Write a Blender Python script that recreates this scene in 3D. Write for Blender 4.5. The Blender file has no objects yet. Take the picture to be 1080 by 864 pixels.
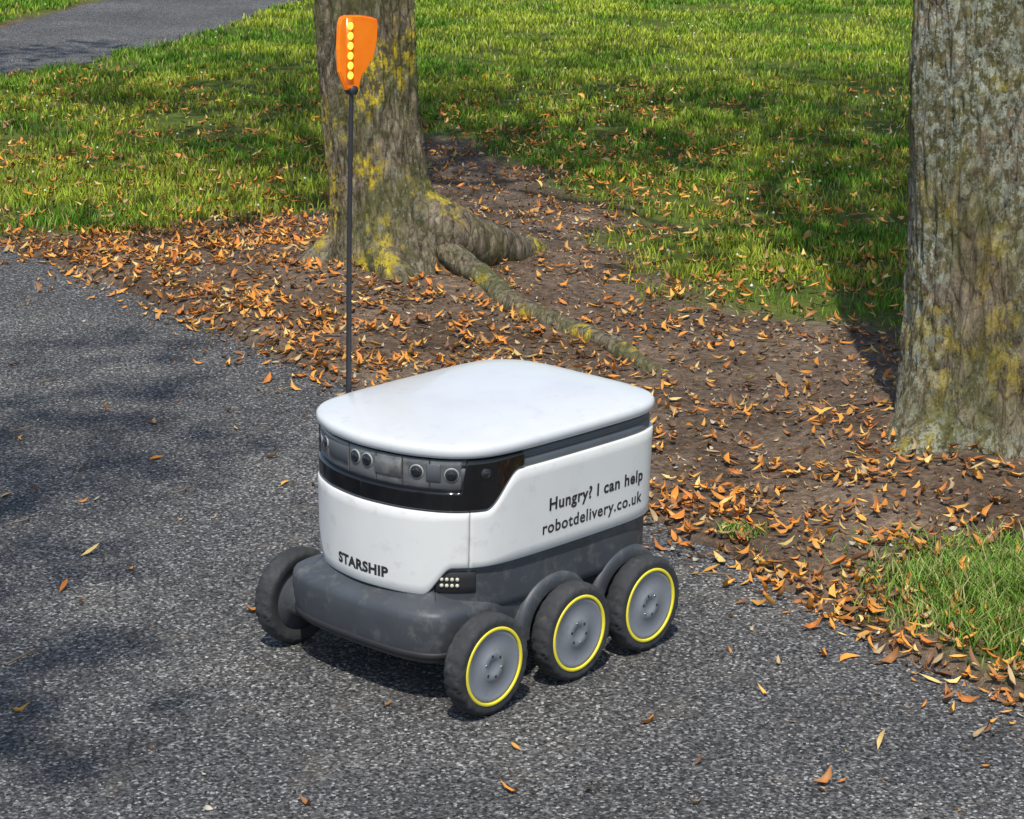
import bpy, bmesh, math, numpy as np
from mathutils import Vector, Matrix
rng=np.random.default_rng(7)
sc=bpy.context.scene
sc.view_settings.view_transform='Standard'; sc.view_settings.look='None'; sc.view_settings.exposure=0
# ------------------------------------------------------------------ noise
def _h(ix,iy,iz):
    n=(ix*374761393+iy*668265263+iz*1274126177)&0xffffffff
    n=((n^(n>>13))*1274126177)&0xffffffff
    return ((n^(n>>16))&0xffff)/65535.0
def vn(x,y,z=None):
    x=np.asarray(x,float);y=np.asarray(y,float);z=np.zeros_like(x) if z is None else np.asarray(z,float)
    x0=np.floor(x);y0=np.floor(y);z0=np.floor(z)
    fx=x-x0;fy=y-y0;fz=z-z0
    fx=fx*fx*(3-2*fx);fy=fy*fy*(3-2*fy);fz=fz*fz*(3-2*fz)
    ix=x0.astype(np.int64);iy=y0.astype(np.int64);iz=z0.astype(np.int64)
    def c(a,b,d): return _h(ix+a,iy+b,iz+d)
    l=lambda a,b,t:a+(b-a)*t
    return l(l(l(c(0,0,0),c(1,0,0),fx),l(c(0,1,0),c(1,1,0),fx),fy),l(l(c(0,0,1),c(1,0,1),fx),l(c(0,1,1),c(1,1,1),fx),fy),fz)
def fbm(x,y,z=None,o=4):
    z=np.zeros_like(np.asarray(x,float)) if z is None else z
    s=0;a=.5;t=0
    for i in range(o):
        s=s+a*vn(x*2**i+17.3*i,y*2**i+5.1*i,z*2**i+9.7*i);t+=a;a*=.5
    return s/t
def sst(a,b,x):
    t=np.clip((np.asarray(x,float)-a)/(b-a),0,1);return t*t*(3-2*t)
# ------------------------------------------------------------------ materials
def new_mat(name):
    m=bpy.data.materials.new(name);m.use_nodes=True
    nt=m.node_tree;b=nt.nodes['Principled BSDF'];return m,nt,b
def N(nt,t,**k):
    n=nt.nodes.new(t)
    for a,v in k.items():
        if a.startswith('i_'):
            n.inputs[a[2:].replace('_',' ')].default_value=v
        else: setattr(n,a,v)
    return n
def ramp(nt,src,stops):
    r=nt.nodes.new('ShaderNodeValToRGB');cr=r.color_ramp
    while len(cr.elements)<len(stops): cr.elements.new(.5)
    for e,(p,c) in zip(cr.elements,stops):
        e.position=p;e.color=(*c,1) if len(c)==3 else c
    nt.links.new(src,r.inputs[0]);return r.outputs[0]
def mix(nt,f,a,b,mode='MIX'):
    m=nt.nodes.new('ShaderNodeMix');m.data_type='RGBA';m.blend_type=mode
    for s,v in ((m.inputs[0],f),(m.inputs[6],a),(m.inputs[7],b)):
        if hasattr(v,'links') or hasattr(v,'is_linked'): nt.links.new(v,s)
        elif isinstance(v,(int,float)): s.default_value=v
        else: s.default_value=(*v,1)
    return m.outputs[2]
def coords(nt,scale=(1,1,1)):
    tc=N(nt,'ShaderNodeTexCoord');mp=N(nt,'ShaderNodeMapping');mp.inputs['Scale'].default_value=scale
    nt.links.new(tc.outputs['Object'],mp.inputs[0]);return mp.outputs[0]
def noise(nt,co,s,d=4,r=.55):
    n=N(nt,'ShaderNodeTexNoise');n.inputs['Scale'].default_value=s;n.inputs['Detail'].default_value=d;n.inputs['Roughness'].default_value=r
    nt.links.new(co,n.inputs['Vector']);return n.outputs[0]
def voro(nt,co,s,feat='F1',out='Distance'):
    n=N(nt,'ShaderNodeTexVoronoi');n.feature=feat;n.inputs['Scale'].default_value=s
    nt.links.new(co,n.inputs['Vector']);return n.outputs[out]
def bump(nt,b,h,st,dist):
    n=N(nt,'ShaderNodeBump');n.inputs['Strength'].default_value=st;n.inputs['Distance'].default_value=dist
    nt.links.new(h,n.inputs['Height']);nt.links.new(n.outputs[0],b.inputs['Normal']);return n
def plain(name,col,rough=.5,metal=0,var=.12,bs=60,bst=.05,dirt=None,coat=0):
    m,nt,b=new_mat(name);co=coords(nt)
    n=noise(nt,co,9,2)
    lo=tuple(c*(1-var) for c in col);hi=tuple(min(1,c*(1+var)) for c in col)
    c=ramp(nt,n,[(.3,lo),(.7,hi)])
    if dirt:
        n2=noise(nt,co,22,6,.72)
        f=ramp(nt,n2,[(dirt[1],(0,0,0)),(dirt[1]+.18,(dirt[2],)*3)])
        c=mix(nt,f,c,dirt[0])
    nt.links.new(c,b.inputs['Base Color']);b.inputs['Roughness'].default_value=rough;b.inputs['Metallic'].default_value=metal
    b.inputs['Coat Weight'].default_value=coat
    if bst: bump(nt,b,noise(nt,co,bs,1),bst,.002)
    return m
def attr_mat(name,rough=.6,spec=.3):
    m,nt,b=new_mat(name);a=N(nt,'ShaderNodeAttribute');a.attribute_name='Col'
    nt.links.new(a.outputs['Color'],b.inputs['Base Color']);b.inputs['Roughness'].default_value=rough
    b.inputs['Specular IOR Level'].default_value=spec
    return m
# ------------------------------------------------------------------ mesh helpers
def add_obj(name,me,parent=None,mat=None,smooth=True):
    o=bpy.data.objects.new(name,me);sc.collection.objects.link(o)
    if mat: me.materials.append(mat)
    if parent: o.parent=parent
    if smooth and len(me.polygons): me.polygons.foreach_set('use_smooth',np.ones(len(me.polygons),bool))
    return o
def pyd(name,v,f,mat,parent=None,smooth=True):
    me=bpy.data.meshes.new(name);me.from_pydata([tuple(map(float,p)) for p in v],[],f);me.update();me.validate()
    return add_obj(name,me,parent,mat,smooth)
def fast(name,v,faces_n,mat,parent=None,col=None,smooth=False):
    me=bpy.data.meshes.new(name);me.vertices.add(len(v));me.vertices.foreach_set('co',np.asarray(v,np.float32).ravel())
    tot=np.concatenate([np.full(len(f),f.shape[1]) for f in faces_n]);loops=np.concatenate([f.ravel() for f in faces_n])
    me.loops.add(len(loops));me.loops.foreach_set('vertex_index',loops.astype(np.int32))
    me.polygons.add(len(tot));st=np.concatenate([[0],np.cumsum(tot)[:-1]])
    me.polygons.foreach_set('loop_start',st.astype(np.int32));me.polygons.foreach_set('loop_total',tot.astype(np.int32))
    me.update(calc_edges=True)
    if col is not None:
        ca=me.color_attributes.new('Col','FLOAT_COLOR','POINT');c4=np.ones((len(v),4),np.float32);c4[:,:3]=col;ca.data.foreach_set('color',c4.ravel())
    return add_obj(name,me,parent,mat,smooth)
def grid_faces(nu,nv,wrap_u=False):
    i=np.arange(nu if wrap_u else nu-1);j=np.arange(nv-1)
    I,J=np.meshgrid(i,j,indexing='ij');I2=(I+1)%nu
    return np.stack([I*nv+J,I2*nv+J,I2*nv+J+1,I*nv+J+1],-1).reshape(-1,4)
def empty(name):
    e=bpy.data.objects.new(name,None);sc.collection.objects.link(e);return e
def lathe_y(name,prof,mat,parent,seg=64,loc=(0,0,0),mod=None):
    v=[];n=len(prof)
    for k in range(seg):
        a=2*math.pi*k/seg
        for j,(r,y) in enumerate(prof):
            rr=r+(mod(k,j,a) if mod else 0);v.append((loc[0]+rr*math.cos(a),loc[1]+y,loc[2]+rr*math.sin(a)))
    f=[tuple(x) for x in grid_faces(seg,n,True).tolist()]
    return pyd(name,v,f,mat,parent)
def box(name,c,s,mat,parent,bev=.004):
    bm=bmesh.new();bmesh.ops.create_cube(bm,size=1)
    for v in bm.verts: v.co=Vector((v.co.x*s[0]+c[0],v.co.y*s[1]+c[1],v.co.z*s[2]+c[2]))
    bmesh.ops.bevel(bm,geom=list(bm.edges),offset=bev,segments=3,affect='EDGES')
    me=bpy.data.meshes.new(name);bm.to_mesh(me);bm.free();return add_obj(name,me,parent,mat)
# ------------------------------------------------------------------ layout
EDGE=np.array([(3.2,.2),(2.2,1.9),(1.55,2.95),(.97,3.79),(.74,4.08),(.61,4.34),(.47,4.62),(.33,4.85),(-.1,5.5),(-.58,6.17),(-.70,6.33),(-1.03,6.84),(-1.42,7.35),(-1.88,7.93),(-3.0,9.5),(-4.2,10.7),(-6,11.6),(-12,12.5)])
PATH=np.vstack([EDGE,[(-12,8),(-6,4),(-3.5,0),(-3,-8),(4,-8)]])
NEAR2=np.array([(-9,11.2),(-6,11.0),(-4.6,11.3),(-3.6,11.8),(-2.96,12.67),(-2.35,14.8),(-1.86,17.7),(-1.6,21),(-1.5,40)])
FAR2=np.array([(-2.9,40),(-3.1,21),(-3.31,17.8),(-3.61,15.5),(-4.5,13.6),(-6,12.9),(-9,13)])
PATH2=np.vstack([NEAR2,FAR2])
SOIL=np.array([(-6,12.2),(-4.2,11.0),(-3.0,9.75),(-1.95,8.15),(-1.45,8.05),(-1.1,8.35),(-.78,8.5),(-.45,10.6),(-.05,10.1),(.37,8.5),(.42,7.5),(.68,6.95),(1.23,6.7),(1.8,6.5),(2.3,6.1),(2.4,5.2),(1.5,4.85),(1.2,4.68),(.95,4.54),(.88,4.38),(.98,4.12),(1.3,3.75),(1.9,3.0),(2.6,2.0),(3.6,.3),(2.6,.2),(1.5,2.0),(-1,5),(-3,8),(-6,11)])
def inpoly(P,x,y):
    r=np.zeros(x.shape,bool);n=len(P);j=n-1
    for i in range(n):
        xi,yi=P[i];xj,yj=P[j]
        c=((yi>y)!=(yj>y))&(x<(xj-xi)*(y-yi)/((yj-yi) if yj!=yi else 1e-9)+xi);r^=c;j=i
    return r
def sdist(P,x,y,closed=True):
    d=np.full(x.shape,1e9);n=len(P)
    for i in range(n if closed else n-1):
        a=P[i];b=P[(i+1)%n];ab=b-a;L=ab@ab
        t=np.clip(((x-a[0])*ab[0]+(y-a[1])*ab[1])/L,0,1)
        d=np.minimum(d,np.hypot(x-a[0]-t*ab[0],y-a[1]-t*ab[1]))
    return np.where(inpoly(P,x,y),-d,d) if closed else d
T1=(-.45,7.42);T2=(1.215,5.47);T3=(-4.3,-1.5)
def gfields(x,y):
    dp=sdist(PATH,x,y);dp2=sdist(PATH2,x,y);ds=sdist(SOIL,x,y)
    wob=(fbm(x*3,y*3)-.5)*.6+(fbm(x*14+3,y*14)-.5)*.25
    grass=sst(-.14,.22,ds+wob)*sst(0.02,.12,np.minimum(dp,dp2)+wob*.25)
    return dp,dp2,ds,grass
def gz(x,y,dp=None,dp2=None):
    if dp is None: dp=sdist(PATH,x,y);dp2=sdist(PATH2,x,y)
    e=np.minimum(dp,dp2)+(fbm(x*9,y*9)-.5)*.09
    out=.012+.03*sst(0,1.5,e)+(fbm(x*2.3+9,y*2.3)-.5)*.05+(fbm(x*13,y*13,o=3)-.5)*.03+(fbm(x*45,y*45,o=2)-.5)*.008
    for (cx,cy),a,s in ((T1,.07,.75),(T2,.05,.6)): out=out+a*np.exp(-((x-cx)**2+(y-cy)**2)/s**2)
    return -.022+(out+.022)*sst(-.02,.06,e)
def gz1(x,y): return float(gz(np.array([x]),np.array([y]))[0])
# ------------------------------------------------------------------ ground
def axis(lo,hi,dlo,dhi,st,far):
    a=list(np.arange(dlo,dhi,st));s=st
    while a[-1]<hi: s=min(s*1.25,far);a.append(a[-1]+s)
    s=st
    while a[0]>lo: s=min(s*1.25,far);a.insert(0,a[0]-s)
    return np.array(a)
gx=axis(-250,250,-3.4,3.2,.028,25);gy=axis(-250,400,3.4,11,.028,25)
X,Y=np.meshgrid(gx,gy,indexing='ij')
dp,dp2,ds,gr=gfields(X,Y);Z=gz(X,Y,dp,dp2)
V=np.stack([X,Y,Z],-1).reshape(-1,3)
m_ground,nt,b=new_mat('ground_soil_grass');co=coords(nt)
a=N(nt,'ShaderNodeAttribute');a.attribute_name='Col'
n1=noise(nt,co,3,4,.65);n2=noise(nt,co,45,4,.75)
soil=ramp(nt,n1,[(.3,(.11,.075,.05)),(.5,(.18,.13,.092)),(.72,(.27,.205,.15))])
soil=mix(nt,.85,soil,ramp(nt,n2,[(.3,(.25,.24,.22)),(.5,(.8,.8,.8)),(.68,(1.6,1.5,1.4))]),'MULTIPLY')
grc=ramp(nt,noise(nt,co,6,4,.7),[(.3,(.06,.085,.015)),(.6,(.13,.17,.03)),(.75,(.20,.18,.07))])
sep=N(nt,'ShaderNodeSeparateColor');nt.links.new(a.outputs['Color'],sep.inputs[0])
nt.links.new(mix(nt,sep.outputs[0],soil,grc),b.inputs['Base Color']);b.inputs['Roughness'].default_value=.95;b.inputs['Specular IOR Level'].default_value=.15
bump(nt,b,n2,.9,.025)
colg=np.zeros((V.shape[0],3));colg[:,0]=gr.ravel()
fast('ground',V,[grid_faces(len(gx),len(gy))],m_ground,col=colg,smooth=True)
def asphalt(name,k):
    m,nt,b=new_mat(name);co=coords(nt)
    vt_=N(nt,'ShaderNodeTexVoronoi');vt_.inputs['Scale'].default_value=190;nt.links.new(co,vt_.inputs['Vector'])
    bw=N(nt,'ShaderNodeRGBToBW');nt.links.new(vt_.outputs['Color'],bw.inputs[0])
    base=ramp(nt,bw.outputs[0],[(.1,(.022*k,.022*k,.022*k)),(.45,(.078*k,.077*k,.077*k)),(.72,(.145*k,.143*k,.140*k)),(.92,(.40*k,.395*k,.38*k))])
    fine=ramp(nt,noise(nt,co,110,3,.7),[(.35,(.30,.30,.30)),(.62,(1.3,1.3,1.3))])
    c=mix(nt,.9,base,fine,'MULTIPLY')
    pat=ramp(nt,noise(nt,co,1.3,5,.6),[(.33,(.66,.66,.67)),(.5,(.92,.92,.92)),(.68,(1.3,1.27,1.22))])
    c=mix(nt,.9,c,pat,'MULTIPLY')
    dirt=ramp(nt,noise(nt,co,7,5,.75),[(.56,(0,0,0)),(.74,(.5,.5,.5))])
    c=mix(nt,dirt,c,(.15*k,.13*k,.10*k))
    nt.links.new(c,b.inputs['Base Color']);b.inputs['Roughness'].default_value=.85;b.inputs['Specular IOR Level'].default_value=.25
    bump(nt,b,noise(nt,co,150,2,.6),1,.009);return m
m_as=asphalt('asphalt',1.22)
def sheet(name,P,z,mat,out=.03):
    pts=[]
    for i in range(len(P)):
        a=P[i];b_=P[(i+1)%len(P)];n=max(1,int(np.hypot(*(b_-a))/.05)) if np.hypot(*(b_-a))<6 else 6
        for k in range(n): pts.append(a+(b_-a)*k/n)
    pts=np.array(pts);c=(fbm(pts[:,0]*8,pts[:,1]*8)-.5)*.06
    t=np.roll(pts,-1,0)-np.roll(pts,1,0);t/=np.linalg.norm(t,axis=1)[:,None]
    nn=np.stack([t[:,1],-t[:,0]],1)
    area=.5*np.sum(pts[:,0]*np.roll(pts[:,1],-1)-np.roll(pts[:,0],-1)*pts[:,1])
    if area<0: nn=-nn
    pts=pts+nn*(out+c)[:,None]
    bm=bmesh.new();vs=[bm.verts.new((p[0],p[1],z)) for p in pts];f=bm.faces.new(vs)
    f.normal_update()
    if f.normal.z<0: f.normal_flip()
    bmesh.ops.triangulate(bm,faces=[f])
    me=bpy.data.meshes.new(name);bm.to_mesh(me);bm.free();return add_obj(name,me,None,mat,False)
sheet('asphalt_path',PATH,0,m_as);sheet('asphalt_path.001',PATH2,-.004,m_as)
# ------------------------------------------------------------------ grass
def blades(name,x,y,h,w,col,mat,lean=.6):
    n=len(x);th=rng.uniform(0,2*math.pi,n);ln=rng.uniform(.1,lean,n)*h;la=rng.uniform(0,2*math.pi,n)
    z=gz(x,y)-.004
    bx=np.cos(th)*w/2;by=np.sin(th)*w/2;lx=np.cos(la)*ln;ly=np.sin(la)*ln
    v=np.empty((n,5,3))
    v[:,0]=np.stack([x-bx,y-by,z],1);v[:,1]=np.stack([x+bx,y+by,z],1)
    v[:,2]=np.stack([x+bx*.8+lx*.35,y+by*.8+ly*.35,z+h*.6],1);v[:,3]=np.stack([x-bx*.8+lx*.35,y-by*.8+ly*.35,z+h*.6],1)
    v[:,4]=np.stack([x+lx,y+ly,z+h],1)
    i=np.arange(n)[:,None]*5
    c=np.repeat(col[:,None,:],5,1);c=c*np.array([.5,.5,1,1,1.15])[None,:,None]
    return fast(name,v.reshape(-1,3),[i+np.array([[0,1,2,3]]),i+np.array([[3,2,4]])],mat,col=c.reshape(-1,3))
m_gr=attr_mat('grass_blade',.6,.2)
def gsample(n,x0,x1,y0,y1,pw=1):
    y=y0+(y1-y0)*rng.random(n)**pw;hw=.24*y+.35
    x=rng.uniform(-1,1,n)*hw;k=(x>x0)&(x<x1);return x[k],y[k]
x,y=gsample(480000,-9,9,6.4,21,1.15)
_,_,_,g=gfields(x,y);cl=fbm(x*5,y*5);bare=sst(.38,.52,fbm(x*2.1+31,y*2.1+7))
k=rng.random(len(x))<g*(.2+1.05*sst(.36,.6,cl))*(.2+.8*bare);x=x[k];y=y[k];cl=cl[k]
big=sst(.35,.65,fbm(x*1.7+4,y*1.7));n=len(x)
h=rng.uniform(.018,.048,n)*(.5+1.2*cl);w=.0035+.0007*np.clip(y-6,0,14)
c=np.array([.13,.28,.02])*(1-big[:,None])+np.array([.36,.45,.04])*big[:,None]
c=c*rng.uniform(.4,1.45,(n,1));yl=rng.random(n)<.10;c[yl]=np.array([.50,.44,.15])*rng.uniform(.6,1.1,(yl.sum(),1))
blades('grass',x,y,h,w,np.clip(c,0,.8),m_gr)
tx=[];ty=[];th=[]
for cx,cy,sx,sy,nn,hh in ((1.12,4.36,.2,.18,7500,.065),(.93,4.42,.12,.12,2200,.045),(.52,4.75,.035,.025,300,.035),(1.5,4.2,.3,.3,6000,.07),(1.08,4.12,.14,.12,2400,.055),(.9,4.25,.12,.12,900,.03),(1.0,4.62,.2,.08,800,.03),(1.14,4.30,.06,.06,700,.10)):
    X_=rng.normal(cx,sx*.6,nn);Y_=rng.normal(cy,sy*.6,nn);tx.append(X_);ty.append(Y_);th.append(rng.uniform(.3,1.1,nn)*hh)
x=np.concatenate(tx);y=np.concatenate(ty);h=np.concatenate(th);k=sdist(PATH,x,y)>.05;x,y,h=x[k],y[k],h[k];n=len(x)
c=np.array([.17,.31,.04])*rng.uniform(.35,1.4,(n,1));yl=rng.random(n)<.2;c[yl]=(.42,.38,.16)
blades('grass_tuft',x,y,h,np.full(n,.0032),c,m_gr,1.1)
x,y=gsample(300,-9,9,7,18);_,_,_,g=gfields(x,y);k=(rng.random(len(x))<g)&(fbm(x*1.5,y*1.5)>.48);x=x[k];y=y[k];n=len(x)
z=gz(x,y)+rng.uniform(.03,.05,n);r=.007
o6=np.array([(1,0,0),(-1,0,0),(0,1,0),(0,-1,0),(0,0,1),(0,0,-1)])*r
v=(np.stack([x,y,z],1)[:,None,:]+o6[None]).reshape(-1,3)
t=np.array([(0,2,4),(2,1,4),(1,3,4),(3,0,4),(2,0,5),(1,2,5),(3,1,5),(0,3,5)])
fast('clover_flowers',v,[(np.arange(n)[:,None,None]*6+t[None]).reshape(-1,3)],plain('clover_white',(.75,.75,.68),.8))
# ------------------------------------------------------------------ fallen leaves
def leaves(name,x,y,z,L,W,col,mat,tilt=.5,parent=None,full=False):
    n=len(x)
    if full:
        tpl=np.array([(-.5,0,0),(0,.5,0),(.5,0,0),(0,-.5,0)]);faces=[np.array([[0,3,2,1]])];m_=4
    else:
        tpl=np.array([(-.5,0,0),(-.22,.42,.0),(.12,.5,.0),(.5,0,0),(.12,-.5,0),(-.22,-.42,0),(-.18,0,1),(.15,0,1)]);m_=8
        faces=[np.array([[0,6,1]]),np.array([[0,5,6]]),np.array([[3,2,7]]),np.array([[3,7,4]]),np.array([[1,6,7,2]]),np.array([[6,5,4,7]])]
    P=np.repeat(tpl[None],n,0);P[:,:,0]*=L[:,None];P[:,:,1]*=W[:,None]
    P[:,:,2]=-P[:,:,2]*(W*rng.uniform(.1,.5,n))[:,None]+rng.uniform(-.3,1.6,n)[:,None]*P[:,:,0]**2/L[:,None]
    P[:,:,1]+=rng.uniform(-1.2,1.2,n)[:,None]*P[:,:,0]**2/L[:,None]
    az=rng.uniform(0,2*math.pi,n);tl=rng.normal(0,tilt,n) if not full else rng.uniform(0,math.pi,n);rl=rng.normal(0,tilt,n)
    cy,sy=np.cos(tl)[:,None],np.sin(tl)[:,None];cr,sr=np.cos(rl)[:,None],np.sin(rl)[:,None];ca,sa=np.cos(az)[:,None],np.sin(az)[:,None]
    X0,Y0,Z0=P[:,:,0],P[:,:,1],P[:,:,2]
    Y1=Y0*cr-Z0*sr;Z1=Y0*sr+Z0*cr;X1=X0*cy+Z1*sy;Z2=-X0*sy+Z1*cy
    XX=X1*ca-Y1*sa;YY=X1*sa+Y1*ca
    zz=Z2 if full else Z2-Z2.min(1,keepdims=True)*.9
    v=np.stack([XX+x[:,None],YY+y[:,None],zz+z[:,None]],-1).reshape(-1,3)
    i=np.arange(n)[:,None]*m_
    tri=[i+f for f in faces]
    return fast(name,v,tri,mat,parent,np.repeat(col,m_,0))
ROOT=np.array([(-.07,7.06),(-.03,6.92),(.05,6.78),(.16,6.62),(.28,6.45),(.36,6.28),(.49,6.08)])
N0=190000
x=rng.uniform(-3.6,3.0,N0);y=rng.uniform(2.9,13,N0);dp,dp2,ds,g=gfields(x,y)
dd=np.minimum(dp,dp2)
nz=sst(.36,.64,fbm(x*3.2,y*3.2))*.65+sst(.38,.62,fbm(x*9+2,y*9))*.65
w=np.where(dd<0,.0034+.40*np.exp(dd/.05),0)
ou=(.09+.46*np.exp(-dd/.24))*(1-g)+.22*g*np.exp(-np.clip(ds,0,9)/1.6)+.022
ou=ou+.62*np.exp(-(((x+.38)/.5)**2+((y-6.65)/.45)**2))+.42*np.exp(-(((x+1.2)/.8)**2+((y-7.75)/.6)**2))+.35*np.exp(-(((x-.95)/.35)**2+((y-4.05)/.45)**2))+.18*np.exp(-(((x-1.)/.5)**2+((y-5.1)/.35)**2))
w=np.where(dd>=0,ou*(.1+1.15*nz),w)
rt=np.minimum(np.hypot(x-T1[0],y-T1[1]),np.hypot(x-T2[0],y-T2[1]));w=w*(rt>.2)*(sdist(ROOT,x,y,False)>.05)
k=rng.random(N0)<w*.95;x,y=x[k],y[k];n=len(x);dd=dd[k];g=g[k]
z=np.where(dd<0,np.maximum(gz(x,y),0),gz(x,y))+.003+rng.random(n)*.012*(dd>0)+g*rng.random(n)*.025
L=rng.uniform(.022,.052,n);Wd=L*rng.uniform(.18,.36,n)
pal=np.array([(.74,.30,.05),(.78,.40,.08),(.60,.21,.04),(.40,.18,.06),(.24,.12,.06),(.78,.56,.20),(.50,.35,.18)])
c=pal[rng.choice(7,n,p=[.22,.19,.17,.14,.10,.09,.09])]*rng.uniform(.6,1.1,(n,1))
m_leaf=attr_mat('dry_leaf',.55)
leaves('fallen_leaves',x,y,z,L,Wd,np.clip(c,0,.9),m_leaf,.35)
n=30000;x=rng.uniform(-2.2,2.4,n);y=rng.uniform(3.2,10.5,n);dp,dp2,ds,g=gfields(x,y)
k=(rng.random(n)<np.where(dp>0,(1-g)*1.0,.35*np.exp(dp/.08)+.018));x,y,dp=x[k],y[k],dp[k];n=len(x)
z=np.where(dp<0,np.maximum(gz(x,y),0),gz(x,y))+.002
L=rng.uniform(.006,.022,n);pal2=np.array([(.10,.06,.035),(.30,.2,.12),(.45,.30,.15),(.55,.25,.06),(.5,.45,.36)])
leaves('leaf_debris',x,y,z,L,L*rng.uniform(.15,.6,n),pal2[rng.integers(0,5,n)]*rng.uniform(.7,1.2,(n,1)),m_leaf,.4)
def tube(name,pts,rad,mat,parent=None,seg=14,nz=.0,sub=6,k=30):
    pts=np.array(pts,float);rad=np.array(rad,float);n=len(pts)
    P=[];R=[]
    for i in range(n-1):
        p0=pts[max(i-1,0)];p1=pts[i];p2=pts[i+1];p3=pts[min(i+2,n-1)]
        for s in range(sub):
            t=s/sub;P.append(.5*((2*p1)+(-p0+p2)*t+(2*p0-5*p1+4*p2-p3)*t*t+(-p0+3*p1-3*p2+p3)*t**3));R.append(rad[i]*(1-t)+rad[i+1]*t)
    P.append(pts[-1]);R.append(rad[-1]);P=np.array(P);R=np.array(R)
    T=np.gradient(P,axis=0);T/=np.linalg.norm(T,axis=1)[:,None]
    up=np.array([0,0,1.]) if abs(T[0][2])<.9 else np.array([1.,0,0])
    A=np.cross(T,up);A/=np.linalg.norm(A,axis=1)[:,None]+1e-9;B=np.cross(T,A)
    a=np.linspace(0,2*math.pi,seg,endpoint=False)
    D=A[:,None]*np.cos(a)[None,:,None]+B[:,None]*np.sin(a)[None,:,None]
    Q=P[:,None]+D*R[:,None,None]
    if nz: Q=Q+D*(((fbm(Q[...,0]*k,Q[...,1]*k,Q[...,2]*k,3)-.5)*nz)[...,None])
    v=Q.reshape(-1,3);f=[tuple(t) for t in grid_faces(len(P),seg).tolist()]
    for i in range(len(P)-1): f.append((i*seg+seg-1,i*seg,(i+1)*seg,(i+1)*seg+seg-1)[::-1])
    f.append(tuple(range(seg)));f.append(tuple(range((len(P)-1)*seg,len(P)*seg))[::-1])
    return pyd(name,v,f,mat,parent)
m_twig=plain('twig_bark',(.22,.16,.10),.9)
tw=empty('fallen_twigs')
for i in range(80):
    x0=rng.uniform(-1.6,1.5);y0=rng.uniform(3.4,7.6);d=float(sdist(PATH,np.array([x0]),np.array([y0]))[0])
    if d<-.1 and rng.random()<.6: continue
    a=rng.uniform(0,6.28);l=rng.uniform(.03,.13);z0=max(gz1(x0,y0),0)+.006
    m1=rng.normal(0,.01,2)
    tube('twig_%d'%i,[(x0,y0,z0),(x0+math.cos(a)*l*.5+m1[0],y0+math.sin(a)*l*.5+m1[1],z0+.004),(x0+math.cos(a)*l,y0+math.sin(a)*l,z0)],[.0022,.002,.001],m_twig,tw,6,0,3)
# ------------------------------------------------------------------ trees
def bark(name,yellow,pale,moss,k=1,pth=.53):
    m,nt,b=new_mat(name);co=coords(nt,(1,1,.28));c3=coords(nt,(1,1,.8))
    n=noise(nt,co,30,6,.74);v=voro(nt,co,30,'DISTANCE_TO_EDGE')
    c=ramp(nt,n,[(.3,(.055*k,.04*k,.027*k)),(.45,(.17*k,.135*k,.09*k)),(.6,(.34*k,.275*k,.19*k)),(.75,(.55*k,.47*k,.35*k))])
    c=mix(nt,.75,c,ramp(nt,v,[(0,(.22,.20,.19)),(.08,(1,1,1))]),'MULTIPLY')
    g=ramp(nt,noise(nt,c3,4.5,4,.7),[(.42,(0,0,0)),(.62,(moss,)*3)])
    c=mix(nt,g,c,(.15,.155,.05))
    p=ramp(nt,noise(nt,c3,46,5,.8),[(pth,(0,0,0)),(pth+.05,(pale,)*3)]);p2=ramp(nt,noise(nt,c3,3,3),[(.36,(0,0,0)),(.52,(1,1,1))])
    c=mix(nt,mix(nt,1.,p,p2,'MULTIPLY'),c,(.42,.44,.35))
    p=ramp(nt,noise(nt,c3,30,4,.7),[(.47,(0,0,0)),(.55,(yellow,)*3)]);p2=ramp(nt,noise(nt,c3,5,3),[(.49,(0,0,0)),(.58,(1,1,1))])
    c=mix(nt,mix(nt,1.,p,p2,'MULTIPLY'),c,(.68,.53,.05))
    nt.links.new(c,b.inputs['Base Color']);b.inputs['Roughness'].default_value=.92;b.inputs['Specular IOR Level'].default_value=.2
    ad=N(nt,'ShaderNodeMath',operation='MULTIPLY_ADD');nt.links.new(v,ad.inputs[0]);ad.inputs[1].default_value=.9;nt.links.new(n,ad.inputs[2])
    bump(nt,b,ad.outputs[0],1,.035);return m
m_crown=attr_mat('crown_leaf',.6)
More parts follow.
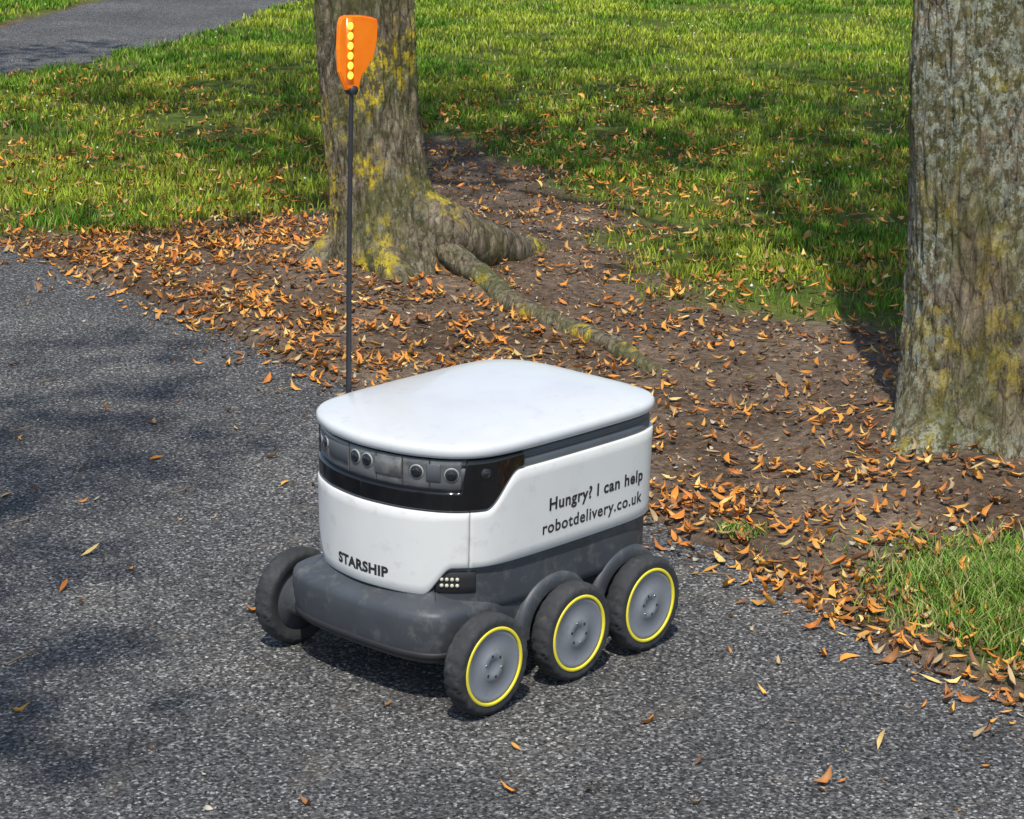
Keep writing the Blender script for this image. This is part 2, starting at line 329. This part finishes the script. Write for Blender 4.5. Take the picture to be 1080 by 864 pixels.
def make_tree(name,cx,cy,r0,lean,lobes,mat,seed,crown_c,roots=(),hmax=3.4,amp=.012,nlimb=8):
    g=np.random.default_rng(seed);T=empty(name)
    zs=np.concatenate([np.arange(-.12,1.7,.010),np.arange(1.7,hmax,.06)]);th=np.linspace(0,2*math.pi,280,endpoint=False)
    TH,ZZ=np.meshgrid(th,zs,indexing='ij')
    r=r0*(1-.035*ZZ)*(1+.04*np.cos(2*TH+1)+.03*np.cos(3*TH+ZZ*1.5))
    zp=np.clip(ZZ,0,9)
    for a,am,wd,zsc in lobes:
        d=(TH-math.radians(a)+math.pi)%(2*math.pi)-math.pi
        r=r+am*np.exp(-(zp/zsc)**1.4)*np.exp(-(d/wd)**2)
    C,S=np.cos(TH),np.sin(TH)
    n1=fbm(C*4+seed,S*4,ZZ*2.2,4);rg=1-np.abs(2*fbm(C*12+seed,S*12,ZZ*5,3)-1)
    r=r+(n1-.5)*.05+(rg-.75)*amp*2+(fbm(C*30,S*30,ZZ*24,3)-.5)*amp*1.4
    lx=lean[0]*ZZ;ly=lean[1]*ZZ
    V=np.stack([cx+lx+r*C,cy+ly+r*S,ZZ],-1).reshape(-1,3)
    fast('trunk',V,[grid_faces(len(th),len(zs),True)],mat,T,smooth=True)
    for i,(p,rr) in enumerate(roots): tube('root_%d'%(i+1),p,rr,mat,T,22,.026,10,18)
    top=np.array([cx+lean[0]*hmax,cy+lean[1]*hmax,hmax-.25]);tips=[]
    cc=np.array(crown_c[:3]);cr=np.array(crown_c[3:6])
    for i in range(nlimb):
        u=g.normal(size=3);u/=np.linalg.norm(u);u[2]=abs(u[2])*.8+.1
        e=cc+u*cr*g.uniform(.45,.85);m=top*.5+e*.5+g.normal(0,.2,3)
        tube('limb_%d'%(i+1),[top-np.array([0,0,.3]),top*.8+m*.2,m,e],[.12,.09,.05,.015],mat,T,8,0,4)
        tips+=[e]
        for j in range(4):
            s=m+(e-m)*g.uniform(0,1);d=g.normal(size=3)*cr*.32;tips.append(s+d)
            tube('branch_%d_%d'%(i+1,j+1),[s,s+d*.5+g.normal(0,.08,3),s+d],[.03,.02,.006],mat,T,6,0,3)
    ncl=crown_c[6];nl=crown_c[7]
    u=g.normal(size=(ncl,3));u/=np.linalg.norm(u,axis=1)[:,None];ctr=cc+u*cr*(g.random((ncl,1))**.45)
    ctr=np.vstack([ctr,np.array(tips)]);ctr=ctr[ctr[:,2]>2.6]
    P=(ctr[:,None]+g.normal(size=(len(ctr),nl,3))*np.array([.19,.19,.12])).reshape(-1,3);n=len(P)
    L=g.uniform(.10,.17,n);col=np.array([.07,.13,.02])*g.uniform(.6,1.6,(n,1))
    leaves('crown',P[:,0],P[:,1],P[:,2],L,L*.62,col,m_crown,.6,T,True)
    return T
mb1=bark('bark_mossy',1.,.45,.8,1.05,.54);mb2=bark('bark_lichen',.35,.95,.75,1.05,.49)
def sh(l,d): return [(a+d[0],b+d[1],c) for a,b,c in l]
dT=(0,-.22)
rr_=[.055,.042,.038,.036,.034,.032,.030,.026,.016]
rpts=[(-.30,7.34,.17),(-.17,7.2,.12)]+[(p[0],p[1],gz1(*p)+.008) for p in ROOT[:-1]]+[(ROOT[-1][0],ROOT[-1][1],gz1(*ROOT[-1])-.03)]
roots1=[(sh([(-.36,7.58,.27),(-.20,7.56,.18),(-.04,7.72,.11),(.07,7.95,.05),(.2,8.2,-.03)],dT),[.10,.10,.075,.055,.03]),
 (sh([(-.44,7.6,.24),(-.42,7.47,.13),(-.38,7.36,.07),(-.35,7.27,.0)],dT),[.10,.085,.055,.03]),
 (rpts,rr_),
 (sh([(-.55,7.65,.15),(-.70,7.58,.06),(-.82,7.5,-.01)],dT),[.08,.05,.03])]
make_tree('park_tree',T1[0],T1[1],.158,(-.075,0),[(-62,.19,.66,.27),(-15,.17,.42,.22),(190,.05,.5,.14),(245,.06,.3,.12),(60,.12,.5,.2)],mb1,3,(-1.2,8.2,6.4,3.0,4.2,2.0,150,24),roots1)
roots2=[([(1.12,5.36,.12),(.98,5.27,.04),(.88,5.2,-.02)],[.08,.05,.03])]
make_tree('park_tree.001',T2[0],T2[1],.205,(-.045,0),[(200,.12,.45,.14),(270,.07,.5,.10),(320,.08,.35,.12),(60,.1,.5,.15)],mb2,11,(1.9,6.6,6.6,2.6,3.8,2.0,130,24),roots2)
make_tree('added_dapple_tree',T3[0],T3[1],.2,(.03,0),[(200,.12,.45,.14),(320,.08,.35,.12)],mb2,23,(-1.75,-.4,9.2,.55,1.9,.6,16,20),(),5.5,.012,5)  # unseen tree behind the camera, added so its crown dapples the left asphalt
# ------------------------------------------------------------------ robot
rob=empty('delivery_robot')
m_white=plain('white_plastic',(.74,.74,.72),.4,0,.03,40,.03,((.38,.36,.32),.55,.38),.15)
m_lid=plain('lid_plastic',(.66,.675,.69),.32,0,.04,30,.03,((.45,.45,.45),.56,.4),.25)
m_grey=plain('grey_plastic',(.060,.067,.077),.5,0,.15,60,.08,((.20,.19,.17),.52,.5))
m_band=plain('band_plastic',(.085,.092,.105),.45,0,.1,60,.05,((.2,.2,.19),.6,.4))
m_dark=plain('dark_plastic',(.02,.02,.022),.6)
m_bez=plain('bezel_plastic',(.33,.34,.35),.35)
m_gloss=plain('visor_gloss',(.006,.006,.007),.06,0,.1,10,.0,None,.5)
m_sens=plain('sensor_glass',(.12,.125,.13),.18,0,.4,15,.03,((.3,.29,.27),.5,.6),.6)
m_lens=plain('lens_glass',(.01,.012,.02),.03,0,.1,10,0,None,1)
m_tyre=plain('tyre_rubber',(.033,.035,.038),.8,0,.3,80,.2,((.10,.098,.09),.52,.6))
m_hub=plain('hub_grey',(.22,.235,.26),.45,0,.08,50,.05,((.14,.135,.125),.54,.5))
m_yel=plain('rim_yellow',(.90,.76,.05),.45)
m_metal=plain('steel',(.5,.5,.5),.3,1)
m_text=plain('print_ink',(.03,.03,.035),.5)
HP=[(.297,0),(.291,.06),(.277,.112),(.247,.168),(.205,.204),(.15,.221),(.05,.228),(-.1,.231),(-.22,.229),(-.28,.214),(-.32,.175),(-.336,.11)]
def outline(half,last):
    pts=[half[0]]+list(half[1:])+[last]+[(x,-y) for x,y in reversed(half[1:])]
    pts=np.array(pts);n=len(pts);out=[]
    for i in range(n):
        p0,p1,p2,p3=pts[i-1],pts[i],pts[(i+1)%n],pts[(i+2)%n]
        for s in range(40):
            t=s/40;out.append(.5*((2*p1)+(-p0+p2)*t+(2*p0-5*p1+4*p2-p3)*t*t+(-p0+3*p1-3*p2+p3)*t**3))
    return np.array(out)
class Ol:
    def __init__(s,half,last):
        s.P=outline(half,last);d=np.linalg.norm(np.roll(s.P,-1,0)-s.P,axis=1);s.S=np.concatenate([[0],np.cumsum(d)[:-1]]);s.L=d.sum()
        t=np.roll(s.P,-3,0)-np.roll(s.P,3,0);t/=np.linalg.norm(t,axis=1)[:,None];s.Nn=np.stack([t[:,1],-t[:,0]],1)
    def at(s,a,off=0):
        a=np.asarray(a,float)%s.L;S=np.append(s.S,s.L);P=np.vstack([s.P,s.P[:1]]);Q=np.vstack([s.Nn,s.Nn[:1]])
        p=np.stack([np.interp(a,S,P[:,i]) for i in (0,1)],-1);q=np.stack([np.interp(a,S,Q[:,i]) for i in (0,1)],-1)
        return p+q*np.asarray(off)[...,None]
BO=Ol(HP,(-.338,0))
half_i=len(BO.P)//2
def s_x(x): return float(np.interp(-x,-BO.P[:half_i,0],BO.S[:half_i]))
def s_y(y):
    k=40*5;return float(np.interp(y,BO.P[:k,1],BO.S[:k]))
def pt(s,off,z,ol=BO):
    p=ol.at(s,np.asarray(off)-(.47-np.asarray(z))*.02);return np.concatenate([p,np.asarray(z)[...,None]],-1)
def strip(name,s0,s1,zb,zt,off,mat,rows=10,bev=.003,depth=.012,ds_=.004,parent=rob):
    ss=np.linspace(s0+bev,s1-bev,max(3,int((s1-s0)/ds_)));ss=np.concatenate([[s0,s0],ss,[s1,s1]])
    di=np.concatenate([[depth,bev],np.zeros(len(ss)-4),[bev,depth]])
    B=np.array([zb(abs(s)) if callable(zb) else zb for s in ss]);Tt=np.array([zt(abs(s)) if callable(zt) else zt for s in ss])
    fr=np.linspace(0,1,rows);Zs=[];Dj=[]
    Zs.append(B);Dj.append(depth);Zs.append(B);Dj.append(bev)
    for f_ in fr: Zs.append((B+bev)+(Tt-B-2*bev)*f_);Dj.append(0)
    Zs.append(Tt);Dj.append(bev);Zs.append(Tt);Dj.append(depth)
    Zs=np.stack(Zs,1);D=np.maximum(di[:,None],np.array(Dj)[None,:]);S_=np.repeat(ss[:,None],Zs.shape[1],1)
    v=pt(S_,off-D,Zs).reshape(-1,3);f=[tuple(t) for t in grid_faces(len(ss),Zs.shape[1]).tolist()]
    return pyd(name,v,f,mat,parent)
def ring_loft(name,ol,prof,mat,n=260,parent=rob,ctr=(-.02,0)):
    s=np.linspace(0,ol.L,n,endpoint=False);v=[];
    for off,z,k in prof:
        p=ol.at(s,np.full(n,off));p=np.array(ctr)+(p-np.array(ctr))*k;v.append(np.column_stack([p,np.full(n,z)]))
    v=np.stack(v,1).reshape(-1,3);m=len(prof);f=[tuple(t) for t in grid_faces(n,m,True).tolist()]
    f.append(tuple(i*m for i in range(n))[::-1]);f.append(tuple(i*m+m-1 for i in range(n)))
    return pyd(name,v,f,mat,parent)
prof=[(-.02,.463,1),(-.006,.4635,1),(.001,.466,1),(.004,.471,1),(.005,.477,1),(.004,.483,1),(.001,.4865,1),(-.003,.4885,1)]
for k in np.linspace(.965,.02,26): prof.append((-.006,.4900+.018*(1-((k)/.985)**3.2),k))
ring_loft('lid',BO,prof,m_lid)
ring_loft('core',BO,[(-.016,.15,1),(-.016,.464,1)],m_dark)
ring_loft('gasket',BO,[(-.02,.40,1),(-.006,.40,1),(-.004,.432,1),(-.004,.444,1),(-.008,.446,1),(-.008,.448,1),(-.004,.450,1),(-.005,.461,1),(-.02,.461,1)],m_band)
sV=s_x(.225);sE=s_x(.100)
def wt(s): return .362+.068*float(sst(s_x(.188),s_x(.112),s))
def wb(s): return .200+.056*float(sst(s_y(.128),s_y(.178),s))
def vt(s): return .402+.0595*float(sst(sV-.004,sV+.006,s))
seam=s_x(.215)
strip('front_panel',-seam+.0008,seam-.0008,wb,wt,.004,m_white)
strip('side_panel',seam+.0008,BO.L-seam-.0008,lambda s:wb(min(s,BO.L-s)),lambda s:wt(min(s,BO.L-s)),.004,m_white,bev=.0025)
strip('visor',-sE,sE,lambda s:wt(s)+.0025,vt,.002,m_gloss,14)
strip('sensor_strip',-sV+.002,sV-.002,.404,.461,-.003,m_sens,6)
def plate(name,s,z,w,h,off,mat,dep=.006): return strip(name,s-w/2,s+w/2,z-h/2,z+h/2,off,mat,3,.0015,dep,.003)
def disc(name,s,z,r,off,mat,th=.006,seg=24):
    p=pt(np.array(s),0.,np.array(z));p2=pt(np.array(s),1.,np.array(z));nrm=Vector(p2-p);nrm.z=0;nrm.normalize()
    t=Vector((-nrm.y,nrm.x,0));up=Vector((0,0,1));c=Vector(p)+nrm*off;v=[];f=[]
    pr=[(r,-th),(r,-.001),(r*.93,0),(r*.5,.0006),(0.0001,.001)]
    for k in range(seg):
        a=2*math.pi*k/seg
        for rr,o in pr: v.append(c+t*rr*math.cos(a)+up*rr*math.sin(a)+nrm*o)
    f=[tuple(x_) for x_ in grid_faces(seg,len(pr),True).tolist()]
    return pyd(name,v,f,mat,rob)
for i,(s,z,r) in enumerate([(s_y(.118),.436,.010),(s_y(.175),.434,.010),(-.02,.440,.010),(.012,.440,.010),(-.13,.44,.009),(-s_y(.16),.438,.009),(s_x(.19),.435,.008)]):
    o=.0035 if i==6 else -.001
    disc('camera_bezel_%d'%i,s,z,r*1.35,o,m_bez if i!=6 else m_gloss);disc('camera_ring_%d'%i,s,z,r*1.18,o+.001,m_dark);disc('camera_lens_%d'%i,s,z,r*.8,o+.0025,m_lens)
for i,(s,w_) in enumerate([(-.075,.07),(.06,.06)]): plate('sensor_window_%d'%i,s,.436,w_,.032,-.0005,m_sens if i else m_band)
plate('sensor_window_2',s_y(.147),.436,.028,.034,-.001,m_band)
for i,s in enumerate([-.04,.033,.092,s_y(.13)+.012]): plate('sensor_divider_%d'%i,s,.4325,.003,.053,-.001,m_dark)
plate('visor_seam',0.0,.383,.002,.03,.0028,m_dark,.002)
strip('skirt',s_x(.215)-.06,BO.L-s_x(.215)+.06,lambda s:.165,.262,-.004,m_grey,8,.004)
TO=Ol([(.332,0),(.330,.07),(.322,.135),(.303,.182),(.27,.205),(.2,.211),(.08,.212),(-.08,.212),(-.2,.210),(-.28,.20),(-.315,.165),(-.33,.10)],(-.332,0))
ring_loft('chassis',TO,[(-.06,.078,1),(-.024,.082,1),(-.012,.09,1),(-.007,.102,1),(-.003,.125,1),(0,.150,1),(0,.170,1),(-.002,.178,1),(-.006,.184,1),(-.013,.188,1),(-.024,.191,1),(-.04,.195,1),(-.055,.203,1),(-.07,.215,1)],m_grey)
ring_loft('bumper_trim',TO,[(-.012,.094,1),(-.005,.096,1),(-.004,.10,1),(-.003,.106,1),(-.006,.109,1),(-.014,.110,1)],m_dark)
for sg,tag in ((1,'near'),(-1,'far')):
    s0=s_y(.150);s1=s_x(.200)
    a_,b_=(s0,s1) if sg>0 else (-s1,-s0)
    strip('lamp_housing_'+tag,a_,b_,.205,.250,-.002,m_dark,4,.003)
    m_led,nt_,bl=new_mat('led_'+tag);bl.inputs['Base Color'].default_value=(.6,.58,.45,1);bl.inputs['Roughness'].default_value=.2
    for i in range(4):
        for j in range(2):
            disc('led_%s_%d_%d'%(tag,i,j),sg*(s0+.014+i*.010),.222+j*.012,.0034,.001,m_led)
WR=.0955
def fender(name,x,y0,y1,r,a0,a1,mat,cz=WR):
    seg=28;v=[];
    pr=[(r-.03,y0),(r-.004,y0),(r,y0),(r,y1*.955),(r-.003,y1*.985),(r-.010,y1),(r-.03,y1)]
    for k in range(seg+1):
        a=math.radians(a0+(a1-a0)*k/seg)
        for rr,yy in pr: v.append((x+rr*math.cos(a),yy,cz+rr*math.sin(a)))
    f=[tuple(t) for t in grid_faces(seg+1,len(pr)).tolist()];return pyd(name,v,f,mat,rob)
XW=(.2357,0.,-.2133)
for sg,tag in ((1,'left'),(-1,'right')):
    for i,xw in enumerate(XW):
        yc=(.2625 if sg>0 else -.247)
        if i: fender('fender_%s_%d'%(tag,i),xw,.14*sg,.2265*sg,.108,-5,185,m_grey)
        T_=[(.066,-.018),(.074,-.0205),(.084,-.022),(.0895,-.021),(.093,-.017),(.0948,-.010),(WR,-.004),(WR,.004),(.0948,.010),(.093,.017),(.0895,.021),(.084,.022),(.074,.0205),(.066,.018)]
        NS=168
        def tread(k,j,a):
            if 3<=j<=5 or 8<=j<=10:
                jj=j if j<7 else 13-j
                return -.003 if ((k+(5-jj)*2)%7)<2 else 0
            return 0
        lathe_y('tyre_%s_%d'%(tag,i),T_,m_tyre,rob,NS,(xw,yc,WR),tread)
        q=-.008
        lathe_y('rim_ring_%s_%d'%(tag,i),[(.0748,(.020+q)*sg),(.0748,(.0293+q)*sg),(.0738,(.0303+q)*sg),(.0695,(.0303+q)*sg),(.0685,(.0293+q)*sg),(.0685,(.020+q)*sg)],m_yel,rob,72,(xw,yc,WR))
        lathe_y('hub_%s_%d'%(tag,i),[(.0690,(.010)*sg),(.0684,(.026+q)*sg),(.067,(.028+q)*sg),(.062,(.028+q)*sg),(.060,(.027+q)*sg),(.03,(.0257+q)*sg),(.028,(.0275+q)*sg),(.015,(.028+q)*sg),(.013,(.0262+q)*sg),(.0001,(.0262+q)*sg)],m_hub,rob,72,(xw,yc,WR))
        for b_ in range(6):
            a=2*math.pi*b_/6+.3+i;lathe_y('bolt_%s_%d_%d'%(tag,i,b_),[(.0028,(.024+q)*sg),(.0028,(.0282+q)*sg),(.0022,(.0287+q)*sg),(.0001,(.0287+q)*sg)],m_metal if b_%3==0 else m_dark,rob,10,(xw+.021*math.cos(a),yc,WR+.021*math.sin(a)))
        lathe_y('hub_inner_%s_%d'%(tag,i),[(.071,-.010*sg),(.069,-.016*sg),(.04,-.013*sg),(.035,-.035*sg),(.0001,-.035*sg)],m_grey,rob,48,(xw,yc,WR))
        lathe_y('axle_%s_%d'%(tag,i),[(.018,-.14*sg),(.018,-.012*sg)],m_dark,rob,20,(xw,yc,WR))
pole=[(.093,-.249,.25),(.092,-.249,.483),(.089,-.25,.8),(.083,-.25,1.075),(.081,-.25,1.10)]
m_pole=plain('mast_rubber',(.03,.03,.035),.5)
tube('mast',pole,[.006,.0055,.0048,.0045,.004],m_pole,rob,14)
box('mast_bracket',(.093,-.238,.40),(.035,.03,.10),m_grey,rob,.006)
box('mast_bracket_low',(.093,-.236,.27),(.03,.03,.05),m_grey,rob,.006)
m_flag,nt,b=new_mat('flag_orange');co=coords(nt)
nt.links.new(ramp(nt,noise(nt,co,20,3),[(.3,(.85,.17,.008)),(.7,(.95,.26,.015))]),b.inputs['Base Color']);b.inputs['Roughness'].default_value=.25
b.inputs['Emission Color'].default_value=(1,.16,.005,1);b.inputs['Emission Strength'].default_value=.2  # faint emission stands in for light passing through the translucent flag
px=[(364,94),(361,86),(357,74),(356,50),(357,24),(359,17),(364,15),(378,16),(390,19),(395,22),(396,28),(395,45),(392,60),(386,72),(380,80),(378,88),(377,94)]
fl=[((p[0]-371)/380.,1.073+(94-p[1])/565.) for p in px]
bm=bmesh.new()
vs=[bm.verts.new((.083-u,-.25-.004,z)) for u,z in fl];f=bm.faces.new(vs)
ex=bmesh.ops.extrude_face_region(bm,geom=[f]);bmesh.ops.translate(bm,verts=[e for e in ex['geom'] if isinstance(e,bmesh.types.BMVert)],vec=(0,.010,0))
bmesh.ops.recalc_face_normals(bm,faces=bm.faces)
bmesh.ops.bevel(bm,geom=[e for e in bm.edges if abs(e.verts[0].co.y-e.verts[1].co.y)<1e-6],offset=.003,segments=3,affect='EDGES')
me=bpy.data.meshes.new('flag');bm.to_mesh(me);bm.free();add_obj('flag',me,rob,m_flag,False)
m_led2,nt,b=new_mat('flag_led');b.inputs['Base Color'].default_value=(1,.5,.05,1);b.inputs['Emission Color'].default_value=(1,.42,.04,1);b.inputs['Emission Strength'].default_value=2.2
for i in range(6):
    zz=1.10+i*.0185;lathe_y('flag_led_%d'%i,[(.0072,-.001),(.0072,.0015),(.0045,.0032),(.0001,.0036)],m_led2,rob,16,(.093,-.2435,zz))
box('flag_led_strip',(.093,-.2445,1.146),(.019,.003,.125),m_flag,rob,.001)
lathe_y('flag_socket',[(.0001,-.009),(.009,-.009),(.009,.009),(.0001,.009)],m_pole,rob,16,(.083,-.25,1.071))
def text(name,body,s_left,s_right,z0,capfrac,off=.0046,bold=.0,sp=1.0):
    cu=bpy.data.curves.new(name,'FONT');cu.body=body;cu.size=1;cu.offset=bold;cu.resolution_u=4;cu.space_character=sp
    o=bpy.data.objects.new(name,cu);sc.collection.objects.link(o);bpy.context.view_layer.update()
    dg=bpy.context.evaluated_depsgraph_get();me=bpy.data.meshes.new_from_object(o.evaluated_get(dg));bpy.data.objects.remove(o)
    bm=bmesh.new();bm.from_mesh(me)
    xs=[v.co.x for v in bm.verts];x0,x1=min(xs),max(xs);k=(s_right-s_left)/(x1-x0)
    bmesh.ops.triangulate(bm,faces=bm.faces)
    for c_ in np.arange(x0,x1,.25):
        bmesh.ops.bisect_plane(bm,geom=list(bm.verts)+list(bm.edges)+list(bm.faces),plane_co=(c_,0,0),plane_no=(1,0,0))
    for v in bm.verts:
        s=s_left+(v.co.x-x0)*k;z=z0+v.co.y*k*capfrac
        p=pt(np.array(s),off,np.array(z));v.co=Vector(p)
    bmesh.ops.recalc_face_normals(bm,faces=bm.faces)
    bm.to_mesh(me);bm.free();add_obj(name,me,rob,m_text,False)
text('lettering_front','STARSHIP',-.070,.064,.224,.92,bold=.045,sp=1.06)
text('lettering_side_1','Hungry? I can help',s_x(.034),s_x(-.243),.334,1.0,bold=.03,sp=1.1)
text('lettering_side_2','robotdelivery.co.uk',s_x(.050),s_x(-.243),.290,1.0,bold=.02,sp=1.1)
rob.location=(-.0749,4.10285,0);rob.rotation_euler=(0,0,-2.30457)
# ------------------------------------------------------------------ light, world, camera
sd=Vector((-.10,-.995,0)).normalized();el=math.radians(60);dirv=Vector((sd.x*math.cos(el),sd.y*math.cos(el),math.sin(el)))
su=bpy.data.lights.new('sun','SUN');su.energy=4.1;su.angle=math.radians(.6);su.color=(1,.95,.86)
so=bpy.data.objects.new('sun',su);sc.collection.objects.link(so);so.rotation_euler=dirv.to_track_quat('Z','Y').to_euler()
wd=bpy.data.worlds.new('World');sc.world=wd;wd.use_nodes=True;nt=wd.node_tree
sk=nt.nodes.new('ShaderNodeTexSky');sk.sky_type='NISHITA';sk.sun_disc=False;sk.sun_elevation=el;sk.sun_rotation=math.atan2(dirv.x,dirv.y)
nt.links.new(sk.outputs[0],nt.nodes['Background'].inputs[0]);nt.nodes['Background'].inputs[1].default_value=.15
p=.26943;r=.01976
fwd=Vector((0,math.cos(p),-math.sin(p)));right=Vector((1,0,0));up=right.cross(fwd)
R=right*math.cos(r)+up*math.sin(r);U=-right*math.sin(r)+up*math.cos(r)
M=Matrix((R,U,-fwd)).transposed().to_4x4();M.translation=Vector((0,0,1.61111))
cd=bpy.data.cameras.new('camera');cd.lens=2335.68546/1080*36;cd.sensor_width=36;cd.clip_end=1000
cam=bpy.data.objects.new('camera',cd);sc.collection.objects.link(cam);cam.matrix_world=M;sc.camera=cam
